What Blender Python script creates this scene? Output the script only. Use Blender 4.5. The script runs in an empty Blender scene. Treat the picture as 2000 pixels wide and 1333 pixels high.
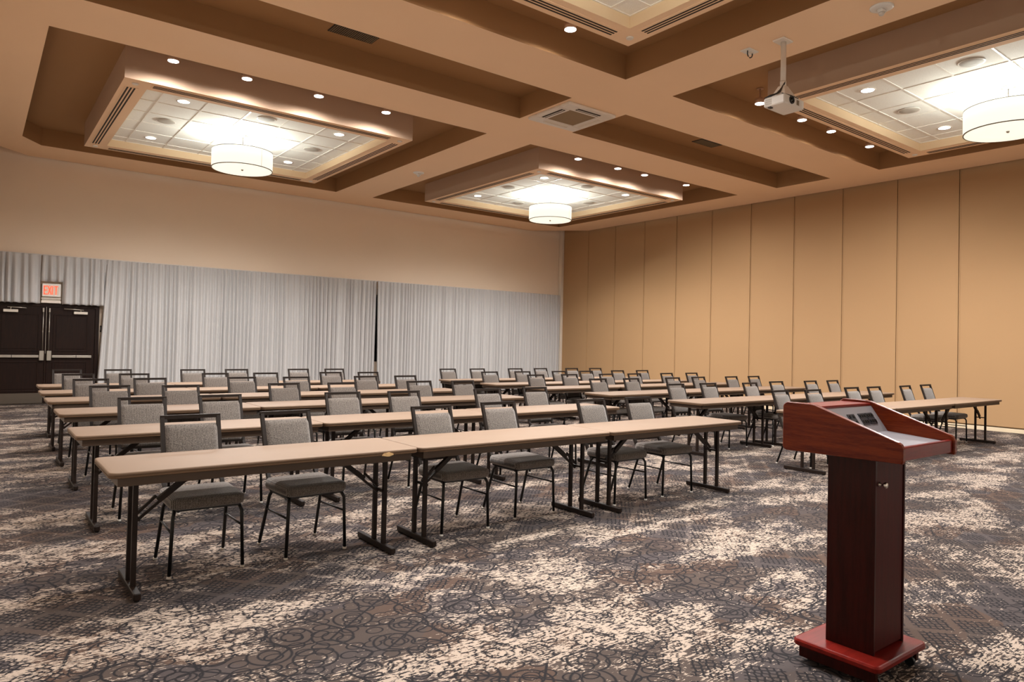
EXPOSURE = 0.68
import bpy, math, random
from mathutils import Vector, Matrix
random.seed(7)
SC = bpy.context.scene
COL = SC.collection
PI = math.pi

# ------------------------------------------------------------------ mesh helper
class MB:
    def __init__(s): s.v = []; s.f = []; s.m = []; s.sm = []
    def quad(s, pts, mi=0, smooth=False):
        n = len(s.v); s.v += [tuple(p) for p in pts]
        s.f.append(tuple(range(n, n+len(pts)))); s.m.append(mi); s.sm.append(smooth)
        return s
    def box(s, x0, x1, y0, y1, z0, z1, mi=0, M=None):
        c = [(x0,y0,z0),(x1,y0,z0),(x1,y1,z0),(x0,y1,z0),(x0,y0,z1),(x1,y0,z1),(x1,y1,z1),(x0,y1,z1)]
        if M: c = [tuple(M @ Vector(p)) for p in c]
        n = len(s.v); s.v += c
        for f in ((0,3,2,1),(4,5,6,7),(0,1,5,4),(1,2,6,5),(2,3,7,6),(3,0,4,7)):
            s.f.append(tuple(n+i for i in f)); s.m.append(mi); s.sm.append(False)
        return s
    def rbox(s, x0, x1, y0, y1, z0, z1, b=0.004, mi=0, M=None):
        # box with chamfered edges, built as three stacked loops top and bottom
        b = min(b, (x1-x0)/2.01, (y1-y0)/2.01, (z1-z0)/2.01)
        def ring(i, z):
            xa, xb, ya, yb = x0+i, x1-i, y0+i, y1-i
            e = b
            return [(xa+e,ya,z),(xb-e,ya,z),(xb,ya+e,z),(xb,yb-e,z),(xb-e,yb,z),(xa+e,yb,z),(xa,yb-e,z),(xa,ya+e,z)]
        L = [ring(b*.7, z0), ring(0, z0+b), ring(0, z1-b), ring(b*.7, z1)]
        s.loft(L, mi, True, True, False, M)
        return s
    def loft(s, rings, mi=0, cap0=True, cap1=True, smooth=True, M=None, close=True):
        n = len(s.v); k = len(rings[0])
        for r in rings:
            for p in r:
                s.v.append(tuple(M @ Vector(p)) if M else tuple(p))
        for a in range(len(rings)-1):
            for i in range(k if close else k-1):
                j = (i+1) % k
                s.f.append((n+a*k+i, n+a*k+j, n+(a+1)*k+j, n+(a+1)*k+i)); s.m.append(mi); s.sm.append(smooth)
        if cap0: s.f.append(tuple(n+i for i in reversed(range(k)))); s.m.append(mi); s.sm.append(False)
        if cap1: s.f.append(tuple(n+(len(rings)-1)*k+i for i in range(k))); s.m.append(mi); s.sm.append(False)
        return s
    def lathe(s, prof, cx=0, cy=0, seg=24, mi=0, smooth=True, cap0=True, cap1=True):
        rings = [[(cx+r*math.cos(2*PI*i/seg), cy+r*math.sin(2*PI*i/seg), z) for i in range(seg)] for r, z in prof]
        return s.loft(rings, mi, cap0, cap1, smooth)
    def tube(s, pts, r, seg=8, mi=0, square=False, smooth=True):
        pts = [Vector(p) for p in pts]; rings = []
        n = len(pts)
        up = Vector((0,0,1))
        d0 = (pts[1]-pts[0]).normalized()
        if abs(d0.dot(up)) > .93: up = Vector((1,0,0))
        for i, p in enumerate(pts):
            if i == 0: d = pts[1]-pts[0]
            elif i == n-1: d = pts[-1]-pts[-2]
            else: d = (pts[i]-pts[i-1]).normalized() + (pts[i+1]-pts[i]).normalized()
            d.normalize()
            a = d.cross(up)
            if a.length < 1e-4: a = d.cross(Vector((0,1,0)))
            a.normalize(); b = a.cross(d).normalized()
            if square:
                q = [(-1,-1),(1,-1),(1,1),(-1,1)]
                rings.append([p + a*(x*r) + b*(y*r) for x, y in q])
            else:
                rings.append([p + (a*math.cos(2*PI*k/seg) + b*math.sin(2*PI*k/seg))*r for k in range(seg)])
        return s.loft(rings, mi, True, True, smooth and not square)
    def build(s, name, mats, parent=None, loc=None, bevel=0):
        me = bpy.data.meshes.new(name)
        me.from_pydata(s.v, [], s.f)
        for m in (mats if isinstance(mats, (list, tuple)) else [mats]): me.materials.append(m)
        for p, mi, sm in zip(me.polygons, s.m, s.sm): p.material_index = mi; p.use_smooth = sm
        me.validate(); me.update()
        o = bpy.data.objects.new(name, me); COL.objects.link(o)
        if parent: o.parent = parent
        if loc: o.location = loc
        if bevel:
            b = o.modifiers.new('bevel', 'BEVEL'); b.width = bevel; b.segments = 2; b.limit_method = 'ANGLE'
        return o

def tag(o, label=None, cat=None, group=None, kind=None):
    if label: o['label'] = label
    if cat: o['category'] = cat
    if group: o['group'] = group
    if kind: o['kind'] = kind
    return o
def thing(name, label, cat, loc=(0,0,0), rz=0, group=None):
    o = bpy.data.objects.new(name, None); COL.objects.link(o)
    o.location = loc; o.rotation_euler = (0,0,rz); o.empty_display_size = .1
    return tag(o, label, cat, group)
def dup(o, parent=None):
    c = o.copy(); COL.objects.link(c)
    if parent: c.parent = parent
    for ch in list(o.children): dup(ch, c)
    return c

# ------------------------------------------------------------------ materials
def lin(h):
    c = []
    for i in (0,2,4):
        x = int(h[i:i+2], 16)/255
        c.append(x/12.92 if x <= .04045 else ((x+.055)/1.055)**2.4)
    return (*c, 1)
class NT:
    def __init__(s, name):
        s.mat = bpy.data.materials.new(name); s.mat.use_nodes = True
        s.t = s.mat.node_tree; s.b = s.t.nodes['Principled BSDF']
    def n(s, typ, **kw):
        nd = s.t.nodes.new(typ)
        for k, v in kw.items():
            if k.startswith('_'): setattr(nd, k[1:], v)
        return nd
    def set(s, nd, key, v):
        if hasattr(v, 'is_output'): s.t.links.new(v, nd.inputs[key])
        else: nd.inputs[key].default_value = v
    def math(s, op, a, b=None, c=None, clamp=False):
        nd = s.n('ShaderNodeMath'); nd.operation = op; nd.use_clamp = clamp
        s.set(nd, 0, a)
        if b is not None: s.set(nd, 1, b)
        if c is not None: s.set(nd, 2, c)
        return nd.outputs[0]
    def mix(s, f, a, b):
        nd = s.n('ShaderNodeMix'); nd.data_type = 'RGBA'
        s.set(nd, 0, f); s.set(nd, 6, a); s.set(nd, 7, b)
        return nd.outputs[2]
    def coord(s, out='Object'): return s.n('ShaderNodeTexCoord').outputs[out]
    def mapping(s, vec, scale=(1,1,1), loc=(0,0,0), rot=(0,0,0)):
        nd = s.n('ShaderNodeMapping'); s.set(nd, 'Vector', vec)
        nd.inputs['Scale'].default_value = scale; nd.inputs['Location'].default_value = loc; nd.inputs['Rotation'].default_value = rot
        return nd.outputs[0]
    def noise(s, vec, scale, detail=2, rough=.5):
        nd = s.n('ShaderNodeTexNoise'); s.set(nd, 'Vector', vec)
        nd.inputs['Scale'].default_value = scale; nd.inputs['Detail'].default_value = detail; nd.inputs['Roughness'].default_value = rough
        return nd.outputs['Fac']
    def step(s, v, e, w=.02):
        nd = s.n('ShaderNodeMapRange'); nd.interpolation_type = 'SMOOTHSTEP'
        s.set(nd, 'Value', v); s.set(nd, 'From Min', s.math('SUBTRACT', e, w) if hasattr(e, 'is_output') else e-w)
        s.set(nd, 'From Max', s.math('ADD', e, w) if hasattr(e, 'is_output') else e+w)
        return nd.outputs[0]
    def bump(s, h, strength=.2, dist=.01):
        nd = s.n('ShaderNodeBump'); s.set(nd, 'Height', h); nd.inputs['Strength'].default_value = strength; nd.inputs['Distance'].default_value = dist
        s.t.links.new(nd.outputs[0], s.b.inputs['Normal'])
def plain(name, col, rough=.6, metal=0, coat=0, var=.06, vscale=3, spec=.5, emit=None, es=0):
    m = NT(name); c = col if isinstance(col, tuple) else lin(col)
    if var:
        f = m.noise(m.mapping(m.coord()), vscale, 3)
        m.set(m.b, 'Base Color', m.mix(f, tuple(x*(1-var) for x in c[:3])+(1,), tuple(min(1, x*(1+var)) for x in c[:3])+(1,)))
    else: m.b.inputs['Base Color'].default_value = c
    m.b.inputs['Roughness'].default_value = rough; m.b.inputs['Metallic'].default_value = metal
    m.b.inputs['Coat Weight'].default_value = coat; m.b.inputs['Coat Roughness'].default_value = .12
    m.b.inputs['Specular IOR Level'].default_value = spec
    if emit: m.b.inputs['Emission Color'].default_value = emit; m.b.inputs['Emission Strength'].default_value = es
    return m.mat
PAINT_C = (.88,.62,.405,1); PAINT_W = (.82,.68,.54,1); PAINT_P = (.41,.25,.125,1); PAINT_RECESS_SHADE = (.34,.185,.08,1); PAINT_RING_SHADE = (.50,.35,.245,1)
M = {}
def wallmat(name, c, bump=.03):
    m = NT(name)
    f = m.noise(m.coord(), .8, 2)
    m.set(m.b, 'Base Color', m.mix(f, tuple(x*.97 for x in c[:3])+(1,), tuple(min(1,x*1.03) for x in c[:3])+(1,)))
    m.b.inputs['Roughness'].default_value = .75; m.b.inputs['Specular IOR Level'].default_value = .25
    m.bump(m.noise(m.coord(), 180, 2), bump, .002)
    return m.mat
M['ceil'] = wallmat('tan_ceiling_paint', PAINT_C)
M['recess'] = wallmat('shade_darkened_recess_paint', PAINT_RECESS_SHADE)  # ceiling paint darkened in the coffers, their shade put into the colour
M['ring'] = wallmat('shade_darkened_ring_paint', PAINT_RING_SHADE)  # ring sides toned below the ceiling paint to carry the recess shade
M['wall'] = wallmat('beige_wall_paint', PAINT_W)
M['part'] = wallmat('tan_partition_vinyl', PAINT_P)
M['left_wall'] = wallmat('beige_side_wall_paint', (.62,.54,.45,1))
M['far_wall'] = wallmat('pale_wall_paint', (.80,.76,.70,1))
M['reveal'] = wallmat('cream_reveal_paint', lin('dcc09c'))
M['white_trim'] = plain('cream_white_trim', 'd8ccbc', .5)
M['base'] = plain('cream_baseboard_vinyl', 'd9c6a8', .5)
M['seam'] = plain('dark_panel_seal', '7d6a50', .7)
M['white_metal'] = plain('white_painted_metal', 'ddd3c8', .45)
M['white_plastic'] = plain('white_plastic', 'dedad4', .4)
M['dark_slot'] = plain('dark_slot', '33241a', .8)
M['black'] = plain('black_plastic', '101012', .4)
M['grille'] = plain('grey_grille', 'b5aca0', .7)
M['cass_grille'] = plain('brown_grey_grille', '8c7558', .8)
M['chrome'] = plain('brushed_steel', 'c9c4bc', .28, 1)
M['satin'] = plain('satin_nickel', 'b9b2a8', .35, .9)
M['dark_glass'] = plain('dark_window_glass', '0b0b0d', .15)
M['spot_body'] = plain('tan_painted_lamp_head', 'b08a6c', .5)
M['lamp_on'] = plain('lit_lamp_lens', 'ffffff', .5, var=0, emit=(1,.97,.95,1), es=9)
M['tile_lamp'] = plain('lit_downlight_lens', 'ffffff', .5, var=0, emit=(1,.96,.92,1), es=3.5)
M['rod'] = plain('dark_pendant_rod', '5c5248', .4, .6)

def carpet():
    m = NT('patterned_carpet'); co = m.coord()
    # colour patches
    vor = m.n('ShaderNodeTexVoronoi'); vor.voronoi_dimensions = '2D'; m.set(vor, 'Vector', m.mapping(co, (1,1.3,1), rot=(0,0,.3))); vor.inputs['Scale'].default_value = 3.2
    sep = m.n('ShaderNodeSeparateColor'); m.set(sep, 0, vor.outputs['Color'])
    base = m.mix(m.step(sep.outputs[0], .55, .05), (.094,.068,.057,1), (.086,.071,.073,1))
    base = m.mix(m.step(sep.outputs[1], .74, .03), base, (.115,.068,.048,1))
    lowf = m.noise(m.mapping(co, (1,1,1), loc=(3,1,0)), .8, 2)
    base = m.mix(lowf, base, (.058,.045,.040,1))
    # medallion, oval and vine lines
    xy = m.n('ShaderNodeSeparateXYZ'); m.set(xy, 0, co)
    wob = m.noise(co, 3, 2)
    def line_vor(scale, rnd, stretch, rot=0.0, feature='F1', loc=(0,0,0)):
        v = m.n('ShaderNodeTexVoronoi'); v.feature = feature; v.voronoi_dimensions = '2D'; m.set(v, 'Vector', m.mapping(co, stretch, rot=(0,0,rot), loc=loc))
        v.inputs['Scale'].default_value = scale; v.inputs['Randomness'].default_value = rnd
        return v.outputs['Distance']
    def ring(d, r, w):
        return m.math('SUBTRACT', 1, m.step(m.math('ABSOLUTE', m.math('SUBTRACT', d, r)), w, .018))
    d1 = line_vor(8.5, .75, (1,1.25,1), .4)
    ovals = ring(d1, .36, .045)
    d1b = line_vor(4.0, .35, (1,1,1), .78, loc=(.3,.7,0))
    big = ring(d1b, .40, .026)
    rose = ring(d1b, .20, .022)
    vines = m.math('SUBTRACT', 1, m.step(line_vor(3.1, .9, (1,1.2,1), 1.0, 'DISTANCE_TO_EDGE'), .022, .01))
    linesA = m.math('MAXIMUM', ovals, m.math('MAXIMUM', m.math('MAXIMUM', big, rose), vines))
    # quilted diamonds filled with scales
    rt = m.mapping(co, (1,1,1), rot=(0,0,PI/4+.12))
    rs = m.n('ShaderNodeSeparateXYZ'); m.set(rs, 0, rt)
    def band(v, sc, w):
        fr = m.math('FRACT', m.math('MULTIPLY', v, sc))
        return m.math('MULTIPLY', m.step(fr, w, .02), m.math('SUBTRACT', 1, m.step(fr, 1-w, .02)))
    dia = m.math('MULTIPLY', band(rs.outputs[0], 4.3, .09), band(rs.outputs[1], 4.3, .09))
    scales = m.math('SUBTRACT', 1, m.step(line_vor(30, .35, (1,1,1), .78, 'DISTANCE_TO_EDGE'), .16, .05))
    linesB = m.math('MULTIPLY', dia, scales)
    blk = m.n('ShaderNodeTexVoronoi'); blk.voronoi_dimensions = '2D'; m.set(blk, 'Vector', m.mapping(co, (1,1.2,1), rot=(0,0,.8), loc=(.4,.2,0))); blk.inputs['Scale'].default_value = 1.15
    bs = m.n('ShaderNodeSeparateColor'); m.set(bs, 0, blk.outputs['Color'])
    bm = m.step(bs.outputs[0], .50, .01)
    lines = m.math('ADD', m.math('MULTIPLY', linesA, m.math('SUBTRACT', 1, bm)), m.math('MULTIPLY', linesB, bm))
    fuzz = m.noise(co, 60, 2, .7)
    lines = m.math('MULTIPLY', lines, m.step(fuzz, .30, .08))
    col = m.mix(lines, base, (.018,.016,.018,1))
    # cream brushed streaks running along the rows
    bigm = m.noise(m.mapping(co, (.75,1.5,1), loc=(2.3,.4,0)), 1.25, 3, .62)
    st = m.noise(m.mapping(co, (13,92,1), rot=(0,0,-.05)), 1, 3, .65)
    fl = m.noise(m.mapping(co, (1,1.6,1)), 42, 2, .6)
    mot = m.noise(m.mapping(co, (1,1,1), loc=(7,7,0)), 9, 3, .6)
    v = m.math('ADD', m.math('MULTIPLY', st, .56), m.math('ADD', m.math('MULTIPLY', fl, .38), m.math('MULTIPLY', mot, .26)))
    thr = m.math('SUBTRACT', 1.075, m.math('MULTIPLY', bigm, .86))
    thr = m.math('MINIMUM', thr, .735)
    thr = m.math('MAXIMUM', thr, .575)
    thr = m.math('ADD', thr, m.math('MULTIPLY', lines, .055))
    cream = m.step(v, thr, .012)
    col = m.mix(cream, col, (.42,.335,.270,1))
    pile = m.noise(co, 420, 1, .5)
    col2 = m.mix(pile, m.mix(.28, col, (0,0,0,1)), col)
    m.set(m.b, 'Base Color', col2)
    m.b.inputs['Roughness'].default_value = .95; m.b.inputs['Specular IOR Level'].default_value = .15
    m.bump(pile, .5, .004)
    return m.mat
M['carpet'] = carpet()

def tweed():
    m = NT('grey_tweed_fabric'); co = m.coord()
    a = m.noise(m.mapping(co, (1,1,2.2)), 120, 2, .7)
    w = m.n('ShaderNodeTexWave'); w.bands_direction = 'X'; m.set(w, 'Vector', co); w.inputs['Scale'].default_value = 34; w.inputs['Distortion'].default_value = 2.5; w.inputs['Detail'].default_value = 2; w.inputs['Detail Scale'].default_value = 6
    f = m.math('ADD', m.math('MULTIPLY', a, .75), m.math('MULTIPLY', w.outputs['Fac'], .25))
    c = m.mix(m.step(f, .5, .1), (.052,.043,.038,1), (.20,.172,.150,1))
    m.set(m.b, 'Base Color', c); m.b.inputs['Roughness'].default_value = .9; m.b.inputs['Specular IOR Level'].default_value = .2
    m.b.inputs['Sheen Weight'].default_value = .25
    m.bump(a, .4, .003)
    return m.mat
M['tweed'] = tweed()
M['chair_metal'] = plain('dark_taupe_chair_frame', '241d19', .55, 0, spec=.2)
M['leg_metal'] = plain('dark_chair_leg', '0f0e0d', .45, 0, spec=.35)
M['glide'] = plain('clear_plastic_glide', 'cfc8c0', .3)
M['laminate'] = plain('tan_tabletop_laminate', (.190,.127,.085,1), .6, var=.03, vscale=6, spec=.25)
M['edge'] = plain('brown_table_edge', (.13,.078,.045,1), .6, spec=.2)
M['apron'] = plain('brown_table_apron', (.07,.044,.028,1), .6)
M['table_metal'] = plain('dark_brown_table_leg', '1d120c', .5, 0, spec=.25)
M['bare'] = plain('bare_chipped_wood', 'c9a675', .8, var=.25, vscale=60)

def wood(name, c0, c1, axis='Z', rough=.25, coat=.6, sc=6):
    m = NT(name); co = m.coord()
    s = {'Z': (7,7,.5), 'X': (.5,7,7), 'Y': (7,.5,7)}[axis]
    f = m.noise(m.mapping(co, s), sc, 4, .6)
    g = m.noise(m.mapping(co, tuple(k*3 for k in s)), sc*3, 2, .6)
    f = m.math('ADD', m.math('MULTIPLY', f, .7), m.math('MULTIPLY', g, .3))
    m.set(m.b, 'Base Color', m.mix(m.step(f, .5, .16), lin(c0), lin(c1)))
    m.b.inputs['Roughness'].default_value = rough; m.b.inputs['Coat Weight'].default_value = coat; m.b.inputs['Coat Roughness'].default_value = .1; m.b.inputs['Specular IOR Level'].default_value = .14
    return m.mat
M['mahog_v'] = wood('mahogany_vertical_grain', '240502', '340a05', 'Z', .35, .05)
M['mahog_h'] = wood('mahogany_side_grain', '4c1407', '6e2c10', 'Y', .32, .05)
M['mahog_x'] = wood('mahogany_cross_grain', '5a120e', '6e1a13', 'X', .3, .05)
M['door_wood'] = wood('espresso_door_wood', '170c08', '23130c', 'Z', .5, .05)
M['mahog_door'] = wood('mahogany_door_face', '330906', '400d09', 'Z', .5, 0.0)
M['grey_panel'] = plain('grey_laminate_worktop', '8f8d92', .3, .1, .3)

def tiles():
    m = NT('acoustic_ceiling_tile'); co = m.coord()
    a = m.noise(co, 160, 3, .7)
    m.set(m.b, 'Base Color', m.mix(m.step(a, .42, .1), (.76,.72,.65,1), (.90,.87,.80,1)))
    m.b.inputs['Roughness'].default_value = .9
    m.bump(a, .25, .003)
    return m.mat
M['tile'] = tiles()
M['tbar'] = plain('white_tile_grid', 'efe9df', .5)
def curtain_mat():
    m = NT('off_white_curtain_fabric'); co = m.coord()
    a = m.noise(m.mapping(co, (1,1,.3)), 220, 2, .6)
    m.set(m.b, 'Base Color', m.mix(a, (.47,.455,.45,1), (.53,.52,.515,1)))
    m.b.inputs['Roughness'].default_value = .85; m.b.inputs['Sheen Weight'].default_value = .1
    return m.mat
M['curtain'] = curtain_mat()
def shade_mat(name, e, c):
    m = NT(name); co = m.coord()
    a = m.noise(m.mapping(co, (1,1,1)), 90, 2, .6)
    m.set(m.b, 'Base Color', m.mix(a, tuple(x*.95 for x in c[:3])+(1,), c)); m.b.inputs['Roughness'].default_value = .8
    m.b.inputs['Emission Color'].default_value = (1,.93,.76,1); m.b.inputs['Emission Strength'].default_value = e
    return m.mat

# ------------------------------------------------------------------ the room
XL, XR, YF, YB = -.62, 15.57, -1.0, 17.69
H, HC, HR, HT = 5.148, 5.49, 5.045, 5.18      # soffit, coffer top, ring underside, tile ceiling
TOP = 5.62
def struct(mb, name, mats, parent=None, **k):
    o = mb.build(name, mats, parent, **k)
    if parent is None: o['kind'] = 'structure'
    return o
struct(MB().quad([(XL,YF,0),(XR,YF,0),(XR,YB,0),(XL,YB,0)]), 'floor', M['carpet'])
struct(MB().box(XL-.1,XR+.1,YB,YB+.1,0,TOP), 'wall_back', M['wall'])
struct(MB().box(XL-.1,XL,YF,YB,0,TOP), 'wall_left', M['left_wall'])
struct(MB().box(XL-.1,XR+.1,YF-.1,YF,0,TOP), 'wall_front', M['far_wall'])
wr = struct(MB().box(XR+.03,XR+.13,YF,YB,0,TOP), 'wall_right', M['seam'])
seams = [YB] + [16.37-1.188*k for k in range(15)] 
seams = [s for s in seams if s > YF] + [YF]
for a, b in zip(seams[:-1], seams[1:]):
    mb = MB().rbox(XR, XR+.029, b+.006, a-.006, .10, TOP-.01, .003)
    mb.box(XR-.006, XR, a-.03, a-.02, .10, TOP-.01)
    mb.build('wall_panel', M['part'], wr)
struct(MB().rbox(XR-.012, XR+.02, YF, YB-.12, 0, .075, .004), 'baseboard_right', M['base'])
struct(MB().rbox(XR-.105, XR-.005, YB-.16, YB-.02, 0, TOP-.05, .006), 'trim_1', M['white_trim'])

# ceiling: soffit plane with chamfered outer corners, square coffers and long coffers between them
GX = [(.60,7.015),(8.00,14.37)]; GY = [(.30,6.704),(10.0,16.45)]
LX = [(.64,6.94),(8.09,14.37)]; LY = (7.717,8.975)
def ceiling():
    mb = MB()
    x0, x1, y0, y1 = XL+.1, XR-.1, YF+.1, YB-.1
    ch = 1.3
    def rect(a,b,c,d,z=H): 
        if b > a and d > c: mb.quad([(a,c,z),(a,d,z),(b,d,z),(b,c,z)])
    # horizontal bands (Y): front margin, C/D row, beam, long row, beam, A/B row, back margin
    def strip(ya, yb, cuts):
        x = x0
        for a, b in cuts: rect(x, a, ya, yb); x = b
        rect(x, x1, ya, yb)
    k = .62
    # front margin as one polygon with chamfers
    mb.quad([(x0,GY[0][0],H),(x1,GY[0][0],H),(x1,y0+k,H),(x1-k,y0,H),(x0+k,y0,H),(x0,y0+k,H)])
    strip(GY[0][0], GY[0][1], GX)
    strip(GY[0][1], LY[0], [])
    strip(LY[0], LY[1], LX)
    strip(LY[1], GY[1][0], [])
    strip(GY[1][0], 16.29, GX)
    # back margin: chamfered corners; coffer A also has a clipped corner
    ax0, ax1 = GX[0]; bx0, bx1 = GX[1]; yy = GY[1][1]
    q = lambda *p: mb.quad([(a,b,H) for a,b in p])
    q((x0,16.29),(ax0,16.29),(ax0,15.93+.36),(ax0,16.29)) if False else None
    q((x0,16.29),(x0+ch,y1),(ax0+.3,yy),(ax0,16.29))
    q((x0+ch,y1),(x1-ch,y1),(bx1,yy),(bx0,yy),(ax1,yy),(ax0+.3,yy))
    q((ax1,16.29),(ax1,yy),(bx0,yy),(bx0,16.29))
    q((bx1,16.29),(bx1,yy),(x1-ch,y1),(x1,16.29))
    # triangular fill that clips the far-left corner of the left coffer
    q((ax0,15.92),(ax0,16.29),(ax0+.3,yy),(ax0+.33,yy))
    # outer edge, going up into the dark slot
    out = [(x0+k,y0),(x1-k,y0),(x1,y0+k),(x1,16.29),(x1-ch,y1),(x0+ch,y1),(x0,16.29),(x0,y0+k)]
    for a, b in zip(out, out[1:]+out[:1]): mb.quad([(*a,H),(*b,H),(*b,TOP-.04),(*a,TOP-.04)])
    # coffers
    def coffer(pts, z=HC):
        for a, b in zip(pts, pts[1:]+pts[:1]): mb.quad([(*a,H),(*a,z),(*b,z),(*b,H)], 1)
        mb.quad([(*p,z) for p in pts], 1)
    for i,(a,b) in enumerate(GX):
        for j,(c,d) in enumerate(GY):
            if i == 0 and j == 1: coffer([(a,c),(b,c),(b,d),(a+.33,d),(a,15.92)])
            else: coffer([(a,c),(b,c),(b,d),(a,d)])
    for a, b in LX: coffer([(a,LY[0]),(b,LY[0]),(b,LY[1]),(a,LY[1])])
    mb.quad([(XL,YF,TOP),(XR+.03,YF,TOP),(XR+.03,YB,TOP),(XL,YB,TOP)])
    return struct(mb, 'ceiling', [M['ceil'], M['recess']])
ceiling()

# dropped square rings with tile ceilings, one in every square coffer
RO, RI = 2.265, 1.93
CX = [3.81, 11.245]; CY = [3.51, 13.215]
tile_field = None
bays = [('front left', 0, 0), ('front right', 1, 0), ('back left', 0, 1), ('back right', 1, 1)]
def ring_mesh():
    mb = MB()
    o = [(-RO,-RO),(RO,-RO),(RO,RO),(-RO,RO)]; i = [(-RI,-RI),(RI,-RI),(RI,RI),(-RI,RI)]
    for k in range(4):
        a, b, c, d = o[k], o[(k+1)%4], i[(k+1)%4], i[k]
        mb.quad([(*a,HR),(*d,HR),(*c,HR),(*b,HR)])
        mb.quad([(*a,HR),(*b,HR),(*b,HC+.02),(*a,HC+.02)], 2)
        # stepped reveal inside
        e = RI-.012
        mb.quad([(*d,HR),(*d,HT),(*c,HT),(*c,HR)], 1)
    return mb
def tile_mesh():
    mb = MB(); p = .648
    xs = [-RI] + [(k+.5)*p for k in range(-3,3)] + [RI]
    n = []
    for a, b in zip(xs[:-1], xs[1:]):
        for c, d in zip(xs[:-1], xs[1:]):
            g = .011
            mb.box(a+g, b-g, c+g, d-g, HT+.004, HT+.02)
    return mb
def grid_mesh():
    mb = MB(); p = .648
    for k in range(-3,3):
        x = (k+.5)*p
        mb.box(x-.012, x+.012, -RI, RI, HT-.004, HT+.008)
        mb.box(-RI, RI, x-.012, x+.012, HT-.0045, HT+.0075)
    mb.box(-RI,-RI+.02,-RI,RI,HT-.003,HT+.008); mb.box(RI-.02,RI,-RI,RI,HT-.003,HT+.008)
    mb.box(-RI,RI,-RI,-RI+.02,HT-.0035,HT+.0075); mb.box(-RI,RI,RI-.02,RI,HT-.0035,HT+.0075)
    return mb
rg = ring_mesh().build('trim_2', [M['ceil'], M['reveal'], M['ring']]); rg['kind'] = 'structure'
tf = tile_mesh().build('ceiling_tiles', M['tile'], rg); gr = grid_mesh().build('tile_grid', M['tbar'], rg)
rings = []
for n, (nm, i, j) in enumerate(bays):
    r = rg if n == 0 else dup(rg)
    r.name = 'trim_%d' % (n+2); r.location = (CX[i], CY[j], 0); rings.append(r)

# slot diffusers on the ring underside
def slot_proto(L):
    t = thing('slot_diffuser', 'x', 'air vent')
    MB().box(-L/2-.02, L/2+.02, -.085, .085, -.004, .0).build('frame', M['ceil'], t)
    for k in range(3):
        MB().box(-L/2, L/2, -.052+k*.045-.011, -.052+k*.045+.011, -.007, -.0042).build('slot', M['dark_slot'], t)
    return t
SD = slot_proto(3.76)
SIDE = [('near', (0,-1), 0), ('right-hand', (1,0), PI/2), ('far', (0,1), PI), ('left-hand', (-1,0), -PI/2)]
first = True
BAYN = {'front left': 'the front left', 'front right': 'the front right', 'back left': 'the back left', 'back right': 'the back right'}
for nm, i, j in bays:
    for sn, (dx, dy), rz in SIDE:
        t = SD if first else dup(SD); first = False
        t.location = (CX[i]+dx*2.115, CY[j]+dy*2.115, HR-.0005); t.rotation_euler = (0,0,rz)
        tag(t, 'long slotted air diffuser on the %s side of %s ceiling bay' % (sn, BAYN[nm]), 'air vent', 'slot diffusers around the ceiling bays')
# sprinkler caps
first = True
for nm, i, j in bays:
    for cn, dx, dy in (('near left',-1,-1),('near right',1,-1),('far right',1,1),('far left',-1,1)):
        o = MB().lathe([(.045,HR+.003),(.045,HR-.008),(.038,HR-.016)], seg=20).build('sprinkler_cap', M['white_metal']) if first else dup(SP)
        if first: SP = o; first = False
        o.location = (CX[i]+dx*2.105, CY[j]+dy*2.09, 0)
        tag(o, 'round white sprinkler cap at the %s corner of %s ceiling bay' % (cn, BAYN[nm]), 'sprinkler', 'sprinkler caps at the bay corners')

# round tile-ceiling downlights and speakers
def tile_light():
    t = thing('recessed_downlight', 'x', 'ceiling light')
    MB().lathe([(.085,.0),(.105,-.004),(.105,.003),(.085,.004)], seg=28, cap0=False, cap1=False).build('trim_ring', M['white_metal'], t)
    MB().lathe([(.086,-.0015),(.086,.002)], seg=28).build('lens', M['tile_lamp'], t)
    return t
def spk():
    t = thing('ceiling_speaker', 'x', 'speaker')
    MB().lathe([(.135,-.002),(.150,-.007),(.155,.0)], seg=32, cap0=False, cap1=False).build('rim', M['white_metal'], t)
    MB().lathe([(.05,-.010),(.12,-.007),(.138,-.001)], seg=32, cap1=False).build('grille', M['grille'], t)
    return t
TL, SK = tile_light(), spk()
ft = fs = True
def spot(name, loc, power, size, blend, col, rad, rot=(0,0,0)):
    l = bpy.data.lights.new(name, 'SPOT'); l.energy = power; l.spot_size = size; l.spot_blend = blend; l.color = col; l.shadow_soft_size = rad
    o = bpy.data.objects.new(name, l); COL.objects.link(o); o.location = loc; o.rotation_euler = rot
    return o
P_TILE, P_SPOT, P_IN, P_DOWN, E_SH, E_BOT = 310, 310, 60, 300, .70, .58
for nm, i, j in bays:
    for cn, dx, dy in (('near left',-1,-1),('near right',1,-1),('far right',1,1),('far left',-1,1)):
        t = TL if ft else dup(TL); ft = False
        t.location = (CX[i]+dx*1.3, CY[j]+dy*1.3, HT-.004)
        tag(t, 'round lit downlight in the %s tiles of %s ceiling bay' % (cn, BAYN[nm]), 'ceiling light', 'downlights among the ceiling tiles')
        spot('downlight_lamp', (CX[i]+dx*1.3, CY[j]+dy*1.3, HT-.02), P_TILE, math.radians(130), .9, (1,.985,.96), .07)
    for cn, dx, dy in (('near',0,-1),('right-hand',1,0),('far',0,1),('left-hand',-1,0)):
        t = SK if fs else dup(SK); fs = False
        t.location = (CX[i]+dx*1.3, CY[j]+dy*1.3, HT-.004)
        tag(t, 'round ceiling speaker in the %s tiles of %s ceiling bay' % (cn, BAYN[nm]), 'speaker', 'speakers among the ceiling tiles')

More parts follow.
